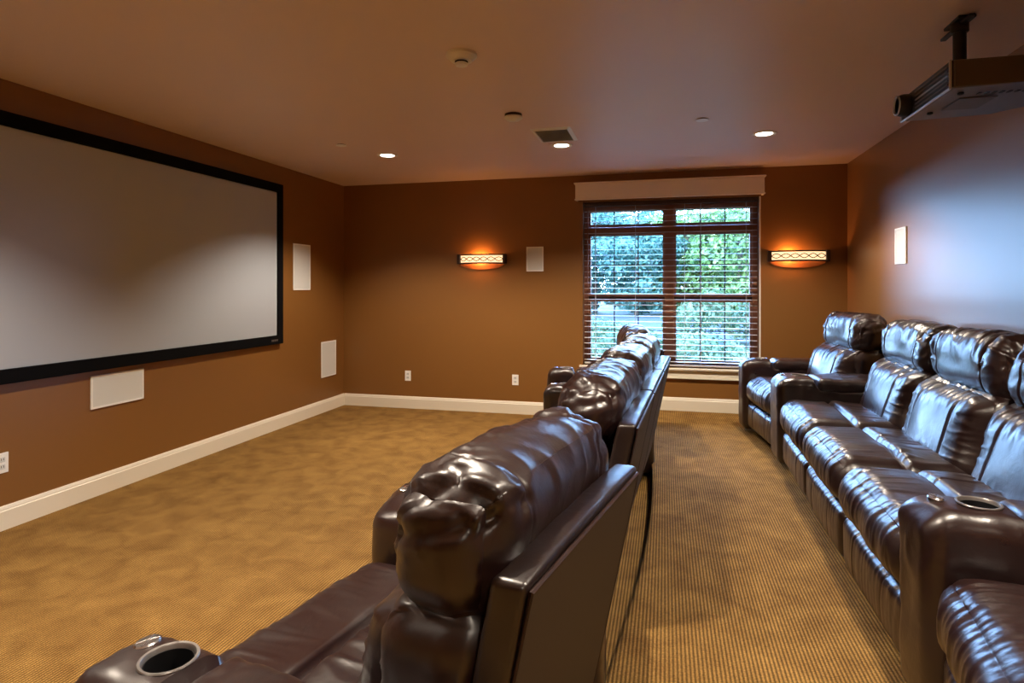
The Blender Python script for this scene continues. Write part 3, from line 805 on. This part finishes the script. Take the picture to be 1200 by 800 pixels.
for i in range(6):
    shrub(i+1, .8+i*1.25, 18.0+(i % 2)*.8, (1.25, rs.uniform(1.2, 1.9)), 'taller yellow green bush outside the right panes', 'taller bushes outside the window')
for i in range(4):
    shrub(i+2, -6.2+i*1.5, 17.0, (1.0, rs.uniform(.75, 1.0)), 'small green bush by the road outside the left panes', 'small bushes by the road')

# ------------------------------------------------------------------ light
w = bpy.data.worlds.new('sky'); bpy.context.scene.world = w; w.use_nodes = True
nt = w.node_tree; nt.nodes.clear(); L = nt.links.new
ow = N(nt, 'ShaderNodeOutputWorld'); bgd = N(nt, 'ShaderNodeBackground')
tc = N(nt, 'ShaderNodeTexCoord'); sx = N(nt, 'ShaderNodeSeparateXYZ'); L(tc.outputs['Generated'], sx.inputs[0])
cr = N(nt, 'ShaderNodeValToRGB'); L(sx.outputs['Z'], cr.inputs[0])
cr.color_ramp.elements[0].position = 0; cr.color_ramp.elements[0].color = (.36, .62, 1, 1)
cr.color_ramp.elements[1].position = .6; cr.color_ramp.elements[1].color = (.18, .42, 1, 1)
L(cr.outputs[0], bgd.inputs[0]); bgd.inputs[1].default_value = 31.0; L(bgd.outputs[0], ow.inputs[0])
sd = bpy.data.lights.new('sun', 'SUN'); sd.energy = 7.0; sd.angle = .02; sd.color = (1, .95, .85)
so = bpy.data.objects.new('sun', sd); C.objects.link(so); so.rotation_euler = (math.radians(48), 0, math.radians(25))
pa = bpy.data.lights.new('window_portal', 'AREA'); pa.shape = 'RECTANGLE'; pa.size = WX1-WX0; pa.size_y = WZ1-WZ0; pa.cycles.is_portal = True
po = bpy.data.objects.new('window_portal', pa); C.objects.link(po); po.location = ((WX0+WX1)/2, YB+T_+.05, (WZ0+WZ1)/2); po.rotation_euler = (-PI/2, 0, 0)

# ------------------------------------------------------------------ camera
cd = bpy.data.cameras.new('camera'); co = bpy.data.objects.new('camera', cd); C.objects.link(co)
cd.sensor_width = 36; cd.sensor_fit = 'HORIZONTAL'; cd.lens = 712/1200*36; cd.shift_y = -64/1200; cd.clip_start = .02; cd.clip_end = 300
co.location = (0, 0, EYE); co.rotation_euler = (PI/2, 0, math.atan(179/712))
S = bpy.context.scene; S.camera = co
S.view_settings.view_transform = 'Standard'; S.view_settings.look = 'None'; S.view_settings.gamma = 1; S.view_settings.use_curve_mapping = False
S.view_settings.exposure = 0.16
S.cycles.use_denoising = True; S.cycles.max_bounces = 10; S.cycles.diffuse_bounces = 6; S.cycles.glossy_bounces = 4; S.cycles.transparent_max_bounces = 16
S.cycles.caustics_reflective = False; S.cycles.caustics_refractive = False; S.cycles.sample_clamp_indirect = 6
